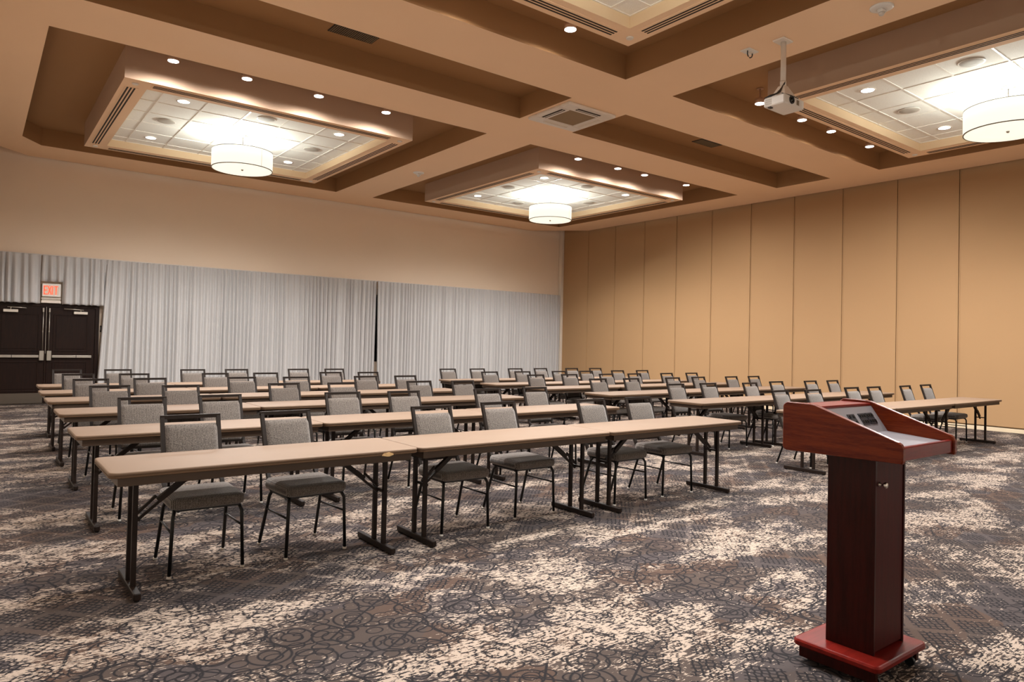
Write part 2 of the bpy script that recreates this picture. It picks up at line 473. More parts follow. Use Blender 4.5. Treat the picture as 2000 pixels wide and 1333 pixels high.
# hanging spot heads in the coffers beside the aisle beams
def spot_head():
    t = thing('coffer_spotlight', 'x', 'ceiling light')
    MB().lathe([(.065,5.258),(.072,5.255),(.072,5.33),(.03,5.345)], seg=24, cap0=False).build('lamp_head', M['spot_body'], t)
    MB().lathe([(.070,5.252),(.070,5.258)], seg=24).build('lens', M['lamp_on'], t)
    MB().lathe([(.012,5.34),(.012,HC)], seg=8).lathe([(.05,HC-.012),(.05,HC)], seg=16).build('stem', M['spot_body'], t)
    return t
SH = spot_head(); fh = True
rows = [('back left', 10.47, [2.06,3.05,4.14,5.30]), ('back right', 10.47, [9.62,10.77,11.61,13.04]),
        ('front right', 6.235, [9.49,10.69,11.62,12.99]), ('front left', 6.235, [2.06,3.2,4.24,5.56])]
ordn = ['leftmost', 'second from left', 'third from left', 'rightmost']
for nm, y, xs in rows:
    for k, x in enumerate(xs):
        t = SH if fh else dup(SH); fh = False
        t.location = (x, y, 0)
        tag(t, 'bright small spotlight, %s in the row along %s ceiling bay' % (ordn[k], BAYN[nm]), 'ceiling light', 'spotlights hanging in the coffers')
        spot('spotlight_lamp', (x, y, 5.25), P_SPOT, math.radians(174), .95, (1,.95,.92), .05)

# drum pendants
M['shade'] = shade_mat('cream_lit_shade_fabric', E_SH, (.25,.24,.2,1))
M['bottom'] = shade_mat('lit_lower_diffuser', E_BOT, (.8,.79,.74,1))
def pendant():
    t = thing('drum_pendant', 'x', 'pendant lamp')
    R = .527
    s = MB().lathe([(R-.006,4.565),(R,4.56),(R,4.885),(R-.006,4.885),(R-.006,4.565)], seg=64, cap0=False, cap1=False).build('lamp_shade', M['shade'], t)
    MB().lathe([(R+.001,4.555),(R+.001,4.567),(R-.012,4.567),(R-.012,4.555),(R+.001,4.555)], seg=64, cap0=False, cap1=False).lathe([(R+.001,4.879),(R+.001,4.889),(R-.009,4.889),(R-.009,4.879),(R+.001,4.879)], seg=64, cap0=False, cap1=False).build('rim', M['rod'], s)
    MB().tube([(R*math.cos(-1.2)*1.001,R*math.sin(-1.2)*1.001,4.56),(R*math.cos(-1.2)*1.001,R*math.sin(-1.2)*1.001,4.885)], .003, 6).build('shade_seam', M['white_trim'], s)
    d = MB().lathe([(.001,4.562),(.3,4.560),(R-.012,4.557),(R-.012,4.563),(.001,4.568)], seg=64, cap0=False, cap1=False).build('diffuser', M['bottom'], t)
    MB().lathe([(.001,4.535),(.014,4.54),(.022,4.556),(.022,4.562)], seg=16, cap0=False).build('finial', M['satin'], d)
    MB().lathe([(.008,4.60),(.008,HT-.02)], seg=10).build('rod', M['rod'], t)
    MB().lathe([(.085,HT-.005),(.085,HT-.02),(.02,HT-.035)], seg=24).build('canopy', M['satin'], t)
    sp = MB()
    for k in range(3):
        a = k*2*PI/3
        sp.tube([(0,0,4.84),((R-.01)*math.cos(a),(R-.01)*math.sin(a),4.87)], .005, 6)
    sp.build('spider', M['satin'], t)
    return t
PN = pendant(); fp_ = True
for nm, i, j in bays:
    t = PN if fp_ else dup(PN); fp_ = False
    t.location = (CX[i], CY[j], 0)
    tag(t, 'cream drum pendant lamp hanging in the middle of %s ceiling bay' % BAYN[nm], 'pendant lamp', 'drum pendants under the tile bays')
    for a in range(3):
        l = bpy.data.lights.new('pendant_bulb', 'POINT'); l.energy = P_IN/3; l.color = (.93,1,.96); l.shadow_soft_size = .02
        o = bpy.data.objects.new('pendant_bulb', l); COL.objects.link(o); o.location = (CX[i]+.32*math.cos(a*2.09+.5), CY[j]+.32*math.sin(a*2.09+.5), 4.862)
    spot('pendant_downlight', (CX[i], CY[j], 4.49), P_DOWN, math.radians(176), .45, (1,.985,.96), .22)

# smoke detectors / strobes, vents, cassette, cable plate
def detector():
    t = thing('ceiling_strobe', 'x', 'alarm')
    MB().lathe([(.115,0),(.118,-.012),(.10,-.022),(.055,-.028)], seg=32, cap0=False).build('base', M['white_plastic'], t)
    MB().rbox(-.045,.045,-.03,.03,-.06,-.027,.008).build('housing', M['white_plastic'], t)
    MB().lathe([(.03,-.058),(.032,-.075),(.02,-.092),(.002,-.098)], seg=16).build('lens', M['glide'], t)
    return t
D = detector(); D.location = (7.565,3.523,H); tag(D, 'round white ceiling strobe alarm on the beam near the projector', 'alarm', 'ceiling strobes on the centre beam')
D2 = dup(D); D2.location = (7.547,13.30,H); tag(D2, 'small round white ceiling strobe alarm between the two far ceiling bays', 'alarm', 'ceiling strobes on the centre beam')
def vent(w, d):
    t = thing('ceiling_vent', 'x', 'air vent')
    MB().box(-w/2+.01,w/2-.01,-d/2+.01,d/2-.01,-.006,-.002).build('backing', M['dark_slot'], t)
    f = MB()
    for a in ((-w/2,w/2,-d/2,-d/2+.014),(-w/2,w/2,d/2-.014,d/2),(-w/2,-w/2+.014,-d/2,d/2),(w/2-.014,w/2,-d/2,d/2)): f.box(*a,-.010,0)
    f.build('frame', M['dark_slot'], t)
    s = MB(); n = 22
    for k in range(n): x = -w/2+.02+k*(w-.04)/(n-1); s.box(x-.004,x+.004,-d/2+.014,d/2-.014,-.014,-.004)
    s.build('louvres', M['seam'], t)
    return t
V1 = vent(.62,.25); V1.location = (3.83,8.54,HC); tag(V1, 'dark louvred ceiling vent in the long recess above the left tables', 'air vent', 'louvred vents in the long recesses')
V2 = dup(V1); V2.location = (11.27,8.56,HC); tag(V2, 'dark louvred ceiling vent in the long recess nearer the tan partition', 'air vent', 'louvred vents in the long recesses')
ca = thing('cassette_air_conditioner', 'square white ceiling cassette air conditioner between the four ceiling bays', 'air conditioner', (7.495,8.33,H))
fr = MB()
S = .5
for a in ((-S,S,-S,-.285),(-S,S,.285,S),(-S,-.285,-.285,.285),(.285,S,-.285,.285)): fr.rbox(*a,-.045,0,.012)
fr.build('fascia', M['white_metal'], ca)
MB().box(-.283,.283,-.283,.283,-.030,-.004).build('intake_grille', M['cass_grille'], ca)
for k in range(4):
    R_ = Matrix.Rotation(k*PI/2, 4, 'Z')
    o = MB().box(-.24,.24,.345,.425,-.049,-.0455,M=R_).build('air_outlet', M['dark_slot'] if k in (1,2) else M['white_trim'], ca)
    MB().rbox(-.235,.235,.378,.392,-.056,-.0492,.002,M=R_).build('vane', M['white_metal'], o)
jp = thing('ceiling_outlet_plate', 'white ceiling outlet plate with a short looped black cable', 'outlet', (7.48,5.073,H))
MB().rbox(-.10,.10,-.068,.068,-.010,0,.003).build('plate', M['white_plastic'], jp)
MB().rbox(.0,.07,-.02,.02,-.018,-.010,.003).build('socket', M['white_trim'], jp)
MB().tube([(-.05+.0,-.01,-.008),(-.052,-.01,-.05),(-.04,-.01,-.075),(.0,-.01,-.088),(.035,-.01,-.07),(.05,-.01,-.04),(.06,-.0,-.012)], .007, 8).build('cable', M['black'], jp)

# projector on its pole
pj = thing('ceiling_projector', 'white projector hanging on a pole from the ceiling beam', 'projector', (7.49,4.60,0))
MB().rbox(-.07,.13,-.03,.12,5.128,H,.005).build('ceiling_plate', M['white_metal'], pj)
MB().lathe([(.031,4.60),(.031,5.13)], .04, .04, 20).lathe([(.036,4.60),(.036,4.66)], .04, .04, 20).build('pole', M['white_metal'], pj)
MB().loft([[(-.10,-.07,4.43),(.13,-.07,4.43),(.13,.10,4.43),(-.10,.10,4.43)],[(-.10,-.07,4.47),(.13,-.07,4.47),(.13,.10,4.47),(-.10,.10,4.47)],[(0,0,4.60),(.08,0,4.60),(.08,.08,4.60),(0,.08,4.60)]], smooth=False).build('bracket', M['white_metal'], pj, bevel=.006)
body = MB().rbox(-.21,.21,-.133,.135,4.312,4.418,.012).build('housing', M['white_plastic'], pj)
LN = Matrix.Translation((-.062,-.133,4.370)) @ Matrix.Rotation(PI/2, 4, 'X')
def lath_m(prof, Mx, seg=28, **k):
    mb = MB(); rings_ = [[(r*math.cos(2*PI*i/seg), r*math.sin(2*PI*i/seg), z) for i in range(seg)] for r, z in prof]
    return mb.loft(rings_, M=Mx, **k)
lens = lath_m([(.047,-.01),(.047,.012),(.040,.016),(.032,.010),(.030,.0)], LN, cap0=False, cap1=False).build('lens_ring', M['black'], pj)
lath_m([(.031,.0),(.018,.006),(.002,.008)], LN, cap0=False).build('lens_glass', M['dark_glass'], lens)
g = MB()
for k in range(7): g.box(.045+k*.008,.049+k*.008,-.1345,-.133,4.335,4.395)
g.build('front_vent', M['seam'], pj)
g = MB()
for k in range(9):
    for q_ in range(3): g.box(-.2115,-.210,.03+k*.0095,.035+k*.0095,4.33+q_*.024,4.349+q_*.024)
g.build('side_vent', M['grille'], pj)
c = MB()
for k in range(4):
    o_ = k*.008
    c.tube([(.03-o_*.3,.01,4.64-o_),(-.02,.01+o_,4.58-o_),(-.10,-.01+o_*2,4.49-o_*.3),(-.18,.02+o_*2,4.44+o_*.4),(-.20,.06+o_*3,4.425)], .006, 6)
c.tube([(-.21,-.10,4.424),(-.05,-.12,4.426),(.10,-.12,4.426),(.19,-.06,4.426),(.20,.05,4.426)], .006, 6)
c.build('cables', M['black'], pj)
MB().rbox(-.20,-.14,.05,.09,4.298,4.312,.004).build('foot', M['black'], pj)

# ------------------------------------------------------------------ curtains on the back wall
def curtain(x0, x1, z0, z1, yc, seed, pitch=.112, notch=None, name='curtain', x0b=None, x1b=None, hem=True):
    rnd = random.Random(seed)
    cs = [x0]
    while cs[-1] < x1 - pitch*.6: cs.append(cs[-1] + pitch*rnd.uniform(.66,1.34))
    cs[-1] = x1
    amp = [rnd.uniform(.65,1.15) for _ in cs]; sway = [rnd.uniform(-1,1) for _ in cs]; lean = [rnd.uniform(-.02,.02) for _ in cs]
    zs = [z1, z1-.02, z1-.075, z1-.10, z1-.18, z1-.32] + [z1-.32-(z1-.32-z0)*k/9 for k in range(1,9)] + [z0+.035, z0]
    zs = [z for k, z in enumerate(zs) if k < 6 or z < z1-.34]
    per = 8; cols = []
    for k in range(len(cs)-1):
        for q in range(per): cols.append((k, q/per))
    cols.append((len(cs)-2, 1.0))
    rows_ = []
    for z in zs:
        t = (z1-z)/(z1-z0); r = []
        for k, f in cols:
            x = cs[k] + (cs[k+1]-cs[k])*f
            a = amp[k]*(1-f)+amp[k+1]*f
            s_ = sway[k]*(1-f)+sway[k+1]*f; l_ = lean[k]*(1-f)+lean[k+1]*f
            if t*(z1-z0) < .09: A = .016 + .010*a
            else: A = (.030 + .022*min(1, t*2.5))*a
            w = math.sin(2*PI*f)
            w = math.copysign(abs(w)**.75, w)
            y = yc - A*w + s_*.012*math.sin(3.1*t+k)
            xx = x + l_*t*1.2 + .006*s_*math.sin(3*t+s_*3)*min(1,t*3)
            if x0b is not None: xx += (x0b-x0)*t*max(0, 1-(x-x0)/.6)
            if x1b is not None: xx += (x1b-x1)*t*max(0, 1-(x1-x)/.6)
            zz = z + (.006*math.sin(2*PI*f) if z == z0 else 0)
            r.append((xx, y, zz))
        rows_.append(r)
    mb = MB(); n = len(cols)
    for r in rows_: mb.v += r
    for i in range(len(rows_)-1):
        for k in range(n-1):
            if notch:
                xm = (rows_[i][k][0]+rows_[i][k+1][0])/2; zm = (rows_[i][k][2]+rows_[i+1][k][2])/2
                if xm < notch[0] and zm < notch[1]: continue
            mb.f.append((i*n+k, i*n+k+1, (i+1)*n+k+1, (i+1)*n+k)); mb.m.append(0); mb.sm.append(True)
    o = mb.build(name, M['curtain'])
    so = o.modifiers.new('thick', 'SOLIDIFY'); so.thickness = .004
    return o
tag(curtain(XL+.1, 1.055, 2.10, 3.12, YB-.13, 3, .12), 'short white pleated valance curtain left of the exit sign', 'curtain', 'white curtains along the back wall')
tag(curtain(1.075, 2.26, 2.10, 3.115, YB-.135, 5, .12, notch=(1.45, 2.56)), 'short white pleated valance curtain right of the exit sign, above the doors', 'curtain', 'white curtains along the back wall')
tag(curtain(2.26, 8.735, .015, 3.115, YB-.13, 11, x0b=2.12, x1b=8.73), 'long white pleated curtain between the doors and the dark gap', 'curtain', 'white curtains along the back wall')
tag(curtain(8.765, 15.44, .015, 3.12, YB-.13, 17, x0b=8.80), 'long white pleated curtain between the dark gap and the tan partition', 'curtain', 'white curtains along the back wall')
tr = MB().rbox(XL+.1, 15.44, YB-.10, YB-.07, 3.10, 3.135, .004).build('curtain_track', M['white_metal'])
tag(tr, 'long thin curtain track on the wall holding the white curtains', 'curtain rail')
MB().box(8.5, 9.0, YB-.012, YB+.01, .9, 2.75).build('window_1', M['dark_glass'])['kind'] = 'structure'

# ------------------------------------------------------------------ double doors
fr = MB()
fr.rbox(2.075, 2.15, YB-.06, YB, 0, 2.10, .004).rbox(.16, .24, YB-.06, YB, 0, 2.10, .004).rbox(.16, 2.15, YB-.0605, YB, 2.035, 2.105, .004)
fr.build('trim_6', M['door_wood'])['kind'] = 'structure'
def door(n, x0, x1, hinge_left):
    d = MB().rbox(x0, x1, YB-.045, YB-.005, .01, 2.03, .003).build('door_%d' % n, M['door_wood']); d['kind'] = 'structure'
    yf = YB-.045
    s0, s1 = (x0+.15, x1-.12) if hinge_left else (x0+.13, x1-.15)
    for a, b in ((1.12,1.86),(.28,.86)):
        mb = MB()
        # raised moulding frame round a recessed field
        mb.rbox(s0, s1, yf-.010, yf, b, b+.022, .003).rbox(s0, s1, yf-.010, yf, a-.022, a, .003)
        mb.rbox(s0-.022, s0, yf-.0101, yf, a-.022, b+.022, .003).rbox(s1, s1+.022, yf-.0101, yf, a-.022, b+.022, .003)
        mb.rbox(s0+.03, s1-.03, yf-.006, yf, a+.03, b-.03, .005)
        mb.build('door_panel', M['door_wood'], d)
    MB().rbox(x0+.005, x1-.005, yf-.004, yf, .014, .225, .001).build('kick_plate', M['kick'], d)
    e = 1 if hinge_left else -1
    xe = (x1 if hinge_left else x0)
    xc = xe - e*.045
    MB().rbox(xc-.042, xc+.042, yf-.055, yf, .905, 1.11, .006).build('latch_housing', M['chrome'], d)
    o_ = x0+.05 if hinge_left else x1-.05
    bar = MB().rbox(min(o_, xc-e*.05), max(o_, xc-e*.05), yf-.05, yf-.018, .965, 1.02, .006).build('push_bar', M['satin'], d)
    MB().box((o_+xc)/2-.005-.1*e, (o_+xc)/2+.005-.1*e, yf-.052, yf-.016, .963, 1.022).build('bar_joint', M['black'], bar)
    v = MB().tube([(xc+e*.01, yf-.03, 1.10),(xc+e*.01, yf-.03, 2.0)], .008, 8)
    v.rbox(xc+e*.01-.014, xc+e*.01+.014, yf-.045, yf, 1.92, 2.01, .004).rbox(xc+e*.01-.01, xc+e*.01+.01, yf-.04, yf, 1.50, 1.53, .003)
    v.build('latch_rod', M['satin'], d)
    if hinge_left: b0, b1, a0, a1 = x0+.20, x0+.45, x0+.27, x0+.59
    else: b0, b1, a0, a1 = x1-.40, x1-.145, x1-.58, x1-.22
    MB().rbox(b0, b1, yf-.06, yf, 1.90, 1.955, .005).build('door_closer', M['satin_white'], d)
    MB().tube([(a0, yf-.05, 2.005),(a1, yf-.07, 1.992)], .011, 8).tube([((b0+b1)/2, yf-.04, 1.95),((b0+b1)/2, yf-.065, 1.998)], .009, 8).build('closer_arm', M['satin'], d)
M['kick'] = plain('worn_metal_kick_plate', '6f665c', .35, .8)
M['satin_white'] = plain('pale_closer_cover', 'd2c8bb', .4)
door(1, .245, 1.165, True); door(2, 1.205, 2.07, False)
fr2 = MB().rbox(1.168, 1.202, YB-.055, YB-.005, .01, 2.032, .003).build('trim_7', M['door_wood']); fr2['kind'] = 'structure'
MB().rbox(1.180, 1.188, YB-.062, YB-.055, 1.05, 2.03, .001).build('door_seal', M['satin'], fr2)
# switches between door frame and curtain
sw = thing('wall_switch', 'cream switch plate on the wall strip between door frame and curtain', 'light switch', (2.19, YB, 1.33))
MB().rbox(-.022,.022,-.012,0,-.06,.06,.004).build('plate', M['base'], sw); MB().rbox(-.006,.006,-.02,-.012,-.015,.015,.002).build('toggle', M['white_plastic'], sw)
s2 = thing('wall_thermostat', 'small dark control box on the wall above the switch plate by the doors', 'wall control', (2.19, YB, 1.60))
MB().rbox(-.018,.022,-.03,0,-.07,.07,.004).build('housing', M['black'], s2); MB().rbox(-.016,-.006,-.034,-.03,-.03,.05,.002).build('display', M['chrome'], s2)
s3 = dup(sw); s3.location = (2.185, YB, .90); tag(s3, 'lower cream switch plate beside the door frame, near chair height', 'light switch')

# exit sign
ex = thing('exit_sign', 'white EXIT sign with glowing red letters above the doors', 'sign', (1.255, YB-.10, 0))
MB().rbox(-.165,.165,-.04,.09,2.25,2.52,.006).build('housing', M['exit_white'] if 'exit_white' in M else M['white_plastic'], ex)
MB().box(-.135,.125,-.043,-.040,2.285,2.48).build('face', M['white_trim'], ex)
MB().rbox(-.175,.175,-.02,.09,2.115,2.165,.004).rbox(-.178,.178,-.015,.09,2.20,2.215,.002).build('lower_tray', M['white_metal'], ex)
MB().rbox(-.165,.165,.0,.09,2.165,2.25,.003).build('back_box', M['grille'], ex)
red = plain('glowing_red_letters', 'ff3a20', .5, var=0, emit=(1,.07,.03,1), es=1.3)
def letter(strokes, ox):
    mb = MB(); w = .017; X0 = -.128+ox; hgt = .165; Z0 = 2.30; lw = .052
    for (ax, az, bx, bz) in strokes:
        A = Vector((X0+ax*lw, 0, Z0+az*hgt)); B = Vector((X0+bx*lw, 0, Z0+bz*hgt)); d = (B-A); L = d.length; d.normalize(); nrm = Vector((-d.z,0,d.x))*w/2
        A2, B2 = A-d*w*.45, B+d*w*.45
        pts = [A2-nrm, B2-nrm, B2+nrm, A2+nrm]
        f0 = [(p.x,-.048,p.z) for p in pts]; f1 = [(p.x,-.043,p.z) for p in pts]
        mb.loft([f0, f1], smooth=False)
    return mb
for nm, st, ox in (('E', [(0,0,0,1),(0,1,.9,1),(0,.5,.8,.5),(0,0,.9,0)], 0), ('X', [(0,0,1,1),(0,1,1,0)], .068), ('I', [(.5,0,.5,1)], .118), ('T', [(.5,0,.5,1),(0,1,1,1)], .182)):
    letter(st, ox).build('letter_'+nm.lower(), red, ex)

# ------------------------------------------------------------------ folding tables
def rounded(L, D, r, z, inset=0, seg=5):
    pts = []
    for cx, cy, a0 in ((L/2-r, D/2-r, 0),(-L/2+r, D/2-r, 90),(-L/2+r,-D/2+r,180),(L/2-r,-D/2+r,270)):
        for k in range(seg+1):
            a = math.radians(a0+90*k/seg)
            pts.append((cx+(r-inset)*math.cos(a), cy+(r-inset)*math.sin(a), z))
    return pts
TLN, TD, TZ = 1.885, .615, .73
def table_proto():
    t = thing('folding_table', 'x', 'table')
    top = MB(); r = .045
    top.loft([rounded(TLN,TD,r,TZ-.020), rounded(TLN,TD,r,TZ-.007), rounded(TLN,TD,r,TZ-.002,.002), rounded(TLN,TD,r,TZ,.008)], cap0=True, cap1=True, smooth=False)
    tp = top.build('tabletop', M['laminate'], t)
    for p in tp.data.polygons: p.use_smooth = True
    MB().loft([rounded(TLN-.006,TD-.006,r,TZ-.034,.004), rounded(TLN,TD,r,TZ-.030), rounded(TLN+.002,TD+.002,r,TZ-.020)], smooth=False, cap1=False).build('edge_band', M['edge'], tp)
    a = MB(); l, d = TLN/2-.045, TD/2-.03
    for q in ((-l,l,-d,-d+.02),(-l,l,d-.02,d),(-l,-l+.02,-d,d),(l-.02,l,-d,d)): a.box(*q, TZ-.082, TZ-.032)
    a.build('apron', M['apron'], t)
    fx = TLN/2-.16
    for s in (-1,1):
        x = s*fx
        f = MB().rbox(x-.019, x+.019, -.265, .265, .008, .048, .005).build('foot', M['table_metal'], t)
        MB().rbox(x-.014,x+.014,-.255,-.225,0,.009,.002).rbox(x-.014,x+.014,.225,.255,0,.009,.002).build('foot_pad', M['black'], f)
        for y in (-.115,.03):
            MB().tube([(x,y,.046),(x,y,TZ-.05)], .0135, square=True).build('leg', M['table_metal'], t)
        MB().tube([(x,-.13,TZ-.055),(x,.05,TZ-.055)], .012, square=True).build('crossbar', M['table_metal'], t)
        xi = x - s*.02
        b = MB().tube([(xi,-.045,.40),(xi-s*.13,-.045,.51)], .008, square=True).tube([(xi,-.045,.44),(xi-s*.10,-.045,.535)], .008, square=True)
        b.tube([(xi-s*.11,-.045,.505),(xi-s*.34,-.045,TZ-.045)], .016, square=True)
        b.tube([(xi,-.115,.42),(xi,.03,.42)], .008, square=True)
        b.build('brace', M['table_metal'], t)
    return t
TP = table_proto()
ROWS = {'L': [(4.27,.588,6.277,1),(5.955,.60,6.27,1),(7.65,.635,6.18,1),(9.12,.65,6.10,.98),(10.40,.67,6.04,.95),(11.74,.726,5.985,.95)],
        'R': [(4.262,7.84,13.50,1),(5.89,7.75,13.37,1),(7.49,7.66,13.17,1),(8.95,7.60,13.02,.97),(10.17,7.50,12.93,.95),(11.52,7.42,12.70,.93)]}
RN = ['front row', 'second row', 'third row', 'fourth row', 'fifth row', 'back row']
TN = ['left end table', 'middle table', 'right end table']
SIDEN = {'L': 'left of the aisle', 'R': 'right of the aisle'}
ft = True
for sd in 'LR':
    for r, (y, x0, x1, sy) in enumerate(ROWS[sd]):
        p = (x1-x0)/3
        for k in range(3):
            t = TP if ft else dup(TP); first_t = ft; ft = False
            jy = [0,.012,.004][k]*(1 if (r+k) % 2 else -1) if r else [0,-.004,-.012][k]
            t.location = (x0+p*(k+.5), y+TD*sy/2+jy, 0)
            t.scale = ((p-.004)/TLN, sy, 1)
            lab = 'tan folding table, %s of the %s, %s' % (TN[k], RN[r], SIDEN[sd])
            if sd == 'L' and r == 0 and k == 0: lab = 'nearest tan folding table with a chipped edge, at the left front corner'
            tag(t, lab, 'table', 'tan folding tables in rows')
            if sd == 'L' and r == 0 and k == 0: T00 = t
# pale chip on the edge of the nearest table
ch = MB(); pts = []
rr = random.Random(4)
for k in range(14):
    a = 2*PI*k/14; pts.append((.045*math.cos(a)*rr.uniform(.85,1.15), -.0, .013*math.sin(a)*rr.uniform(.7,1.2)))
ch.loft([[(p[0]+.70,-TD/2-.0035,p[2]+TZ-.026) for p in pts], [(p[0]+.70,-TD/2+.004,p[2]+TZ-.026) for p in pts]], smooth=False)
tag(ch.build('chipped_patch', M['bare'], T00), 'pale chipped patch where the edge band is missing')

# ------------------------------------------------------------------ banquet chairs (facing -Y, origin under the front feet line)
def chair_proto():
    t = thing('banquet_chair', 'x', 'chair')
    # seat cushion: rounded loaf
    s = MB(); rings_ = []
    for z, ins in ((.412,.020),(.418,.006),(.440,0),(.468,.004),(.483,.016),(.490,.045)):
        pts = []
        hw, y0, y1, r = .222, -.03, .395, .05
        for cx, cy, a0 in ((hw-r, y1-r, 0),(-hw+r, y1-r, 90),(-hw+r, y0+r, 180),(hw-r, y0+r, 270)):
            for k in range(5):
                a = math.radians(a0+90*k/4); zz = z - (.008 if cy < 0.1 and ins > .01 and z > .45 else 0)
                pts.append((cx+(r-ins)*math.cos(a)*1.0, cy+(r-ins)*math.sin(a), zz))
        rings_.append(pts)
    s.loft(rings_).build('seat', M['tweed'], t)
    MB().rbox(-.19,.19,.0,.37,.398,.414,.004).build('seat_pan', M['black'], t)
    # backrest cushion leaning back
    def bp_(z): return .405 + (z-.47)*.33
    b = MB(); rings_ = []
    for z, th in ((.520,.008),(.527,.018),(.55,.024),(.70,.026),(.84,.022),(.864,.016),(.872,.006)):
        y = bp_(z); w = .166 if .53 < z < .86 else .160
        pts = [(-w,y-th*.6,z),(-w*.8,y-th,z),(0,y-th*1.15,z),(w*.8,y-th,z),(w,y-th*.6,z),(w+.003,y,z),(w,y+th*.55,z),(w*.8,y+th*.8,z),(0,y+th*.8,z),(-w*.8,y+th*.8,z),(-w,y+th*.55,z),(-w-.003,y,z)]
        rings_.append(pts)
    b.loft(rings_).build('backrest', M['tweed'], t)
    f = MB(); hb = .179
    for sx in (-1,1):
        f.tube([(sx*hb, bp_(.922), .922),(sx*hb, bp_(.52), .52),(sx*(hb+.002), .392, .47),(sx*(hb+.004), .36, .425),(sx*(hb+.008), .31, .405)], .0125, square=True)
    f.tube([(-hb-.0125, bp_(.922), .922),(hb+.0125, bp_(.922), .922)], .0128, square=True)
    f.tube([(-hb, bp_(.50), .515),(hb, bp_(.50), .515)], .009, square=True)
    f.build('back_frame', M['chair_metal'], t)
    for sx in (-1,1):
        MB().tube([(sx*.188,.33,.403),(sx*.190,.05,.403),(sx*.194,.015,.395),(sx*.203,.0,.365),(sx*.215,-.004,.012)], .0115, 8).build('leg', M['leg_metal'], t)
        MB().tube([(sx*.190,.300,.405),(sx*.195,.335,.37),(sx*.212,.455,.012)], .0115, 8).build('leg', M['leg_metal'], t)
        MB().tube([(sx*.208,-.002,.27),(sx*.200,.372,.27)], .007, 6).build('stretcher', M['leg_metal'], t)
        for q in ((sx*.2152,-.004),(sx*.2125,.457)):
            MB().lathe([(.013,0),(.015,.004),(.013,.016)], q[0], q[1], 10).build('glide', M['glide'], t)
    MB().tube([(-.19,.05,.40),(.19,.05,.40)], .009, square=True).tube([(-.19,.31,.40),(.19,.31,.40)], .009, square=True).build('seat_frame', M['leg_metal'], t)
    return t
CP = chair_proto()
CHAIRS = {
  'L1': [(1.189, 4.629, -0.9), (1.896, 4.628, 4.0), (3.061, 4.538, -0.5), (3.849, 4.649, 0.4), (4.926, 4.546, 0.5), (5.602, 4.546, -1.6)],
  'L2': [(1.162, 6.278, -1.8), (1.856, 6.326, 1.2), (3.029, 6.264, -0.9), (3.71, 6.21, -1.0), (4.855, 6.219, 1.8), (5.61, 6.272, -0.1)],
  'L3': [(1.17, 7.978, 1.2), (1.828, 7.846, -0.1), (3.007, 7.897, 0.5), (3.71, 7.823, -1.3), (4.872, 7.872, 0.5), (5.557, 7.816, 1.3)],
  'L4': [(1.138, 9.312, 0.1), (1.801, 9.351, 0.9), (2.939, 9.362, 0.6), (3.652, 9.274, -1.6), (4.753, 9.274, 0.9), (5.429, 9.274, 0.3)],
  'L5': [(1.129, 10.6, -0.7), (1.792, 10.567, -1.7), (2.905, 10.535, 1.3), (3.643, 10.535, -0.1), (4.751, 10.6, 0.8), (5.409, 10.535, 1.4)],
  'L6': [(1.138, 12.016, 0.8), (1.822, 11.975, 1.5), (2.88, 11.875, -0.4), (3.597, 11.875, 1.1), (4.668, 11.875, -0.2), (5.372, 11.875, 1.6)],
  'R1': [(8.515, 4.664, 1.4), (9.171, 4.588, -1.4), (10.433, 4.682, -1.3), (11.074, 4.654, -1.0), (12.073, 4.611, 1.7), (12.908, 4.645, -0.2)],
  'R2': [(8.261, 6.209, 0.5), (9.007, 6.196, -0.7), (9.903, 6.056, 0.0), (10.828, 6.165, -0.4), (11.81, 6.107, -0.5), (12.522, 6.076, 0.3)],
  'R3': [(8.131, 7.705, 0.3), (8.878, 7.656, 1.5), (9.948, 7.656, 0.7), (10.746, 7.705, 1.5), (11.718, 7.672, 1.3), (12.444, 7.656, 1.8)],
  'R4': [(7.958, 9.098, 0.6), (8.748, 9.098, -1.2), (9.731, 9.098, 1.3), (10.524, 9.098, 1.7), (11.503, 9.098, 1.5), (12.31, 9.098, 0.2)],
  'R5': [(7.815, 10.305, 0.8), (8.596, 10.305, -1.0), (9.577, 10.305, 1.2), (10.333, 10.305, 0.3), (11.357, 10.385, -0.8), (12.158, 10.389, -1.6)],
  'R6': [(7.725, 11.643, 1.3), (8.465, 11.643, 1.8), (9.445, 11.643, -1.5), (10.226, 11.679, 1.1), (11.149, 11.659, -0.3), (11.892, 11.643, -1.3)],
}
CN = ['leftmost', 'second from left', 'third from left', 'fourth from left', 'fifth from left', 'rightmost']
fc = True
for key, lst in CHAIRS.items():
    r = int(key[1])-1
    for k, (x, y, rz) in enumerate(lst):
        t = CP if fc else dup(CP); fc = False
        t.location = (x, y, 0); t.rotation_euler = (0,0,math.radians(rz))
        tag(t, 'grey banquet chair, %s behind the %s, %s' % (CN[k], RN[r], SIDEN[key[0]]), 'chair', 'banquet chairs behind the tables')

# ------------------------------------------------------------------ lectern
lc = thing('lectern', 'dark red mahogany lectern with steel grey slanted top, in the right foreground', 'lectern', (3.37, 1.62, 0))
def L_(x): return x-3.37
def K_(y): return y-1.62
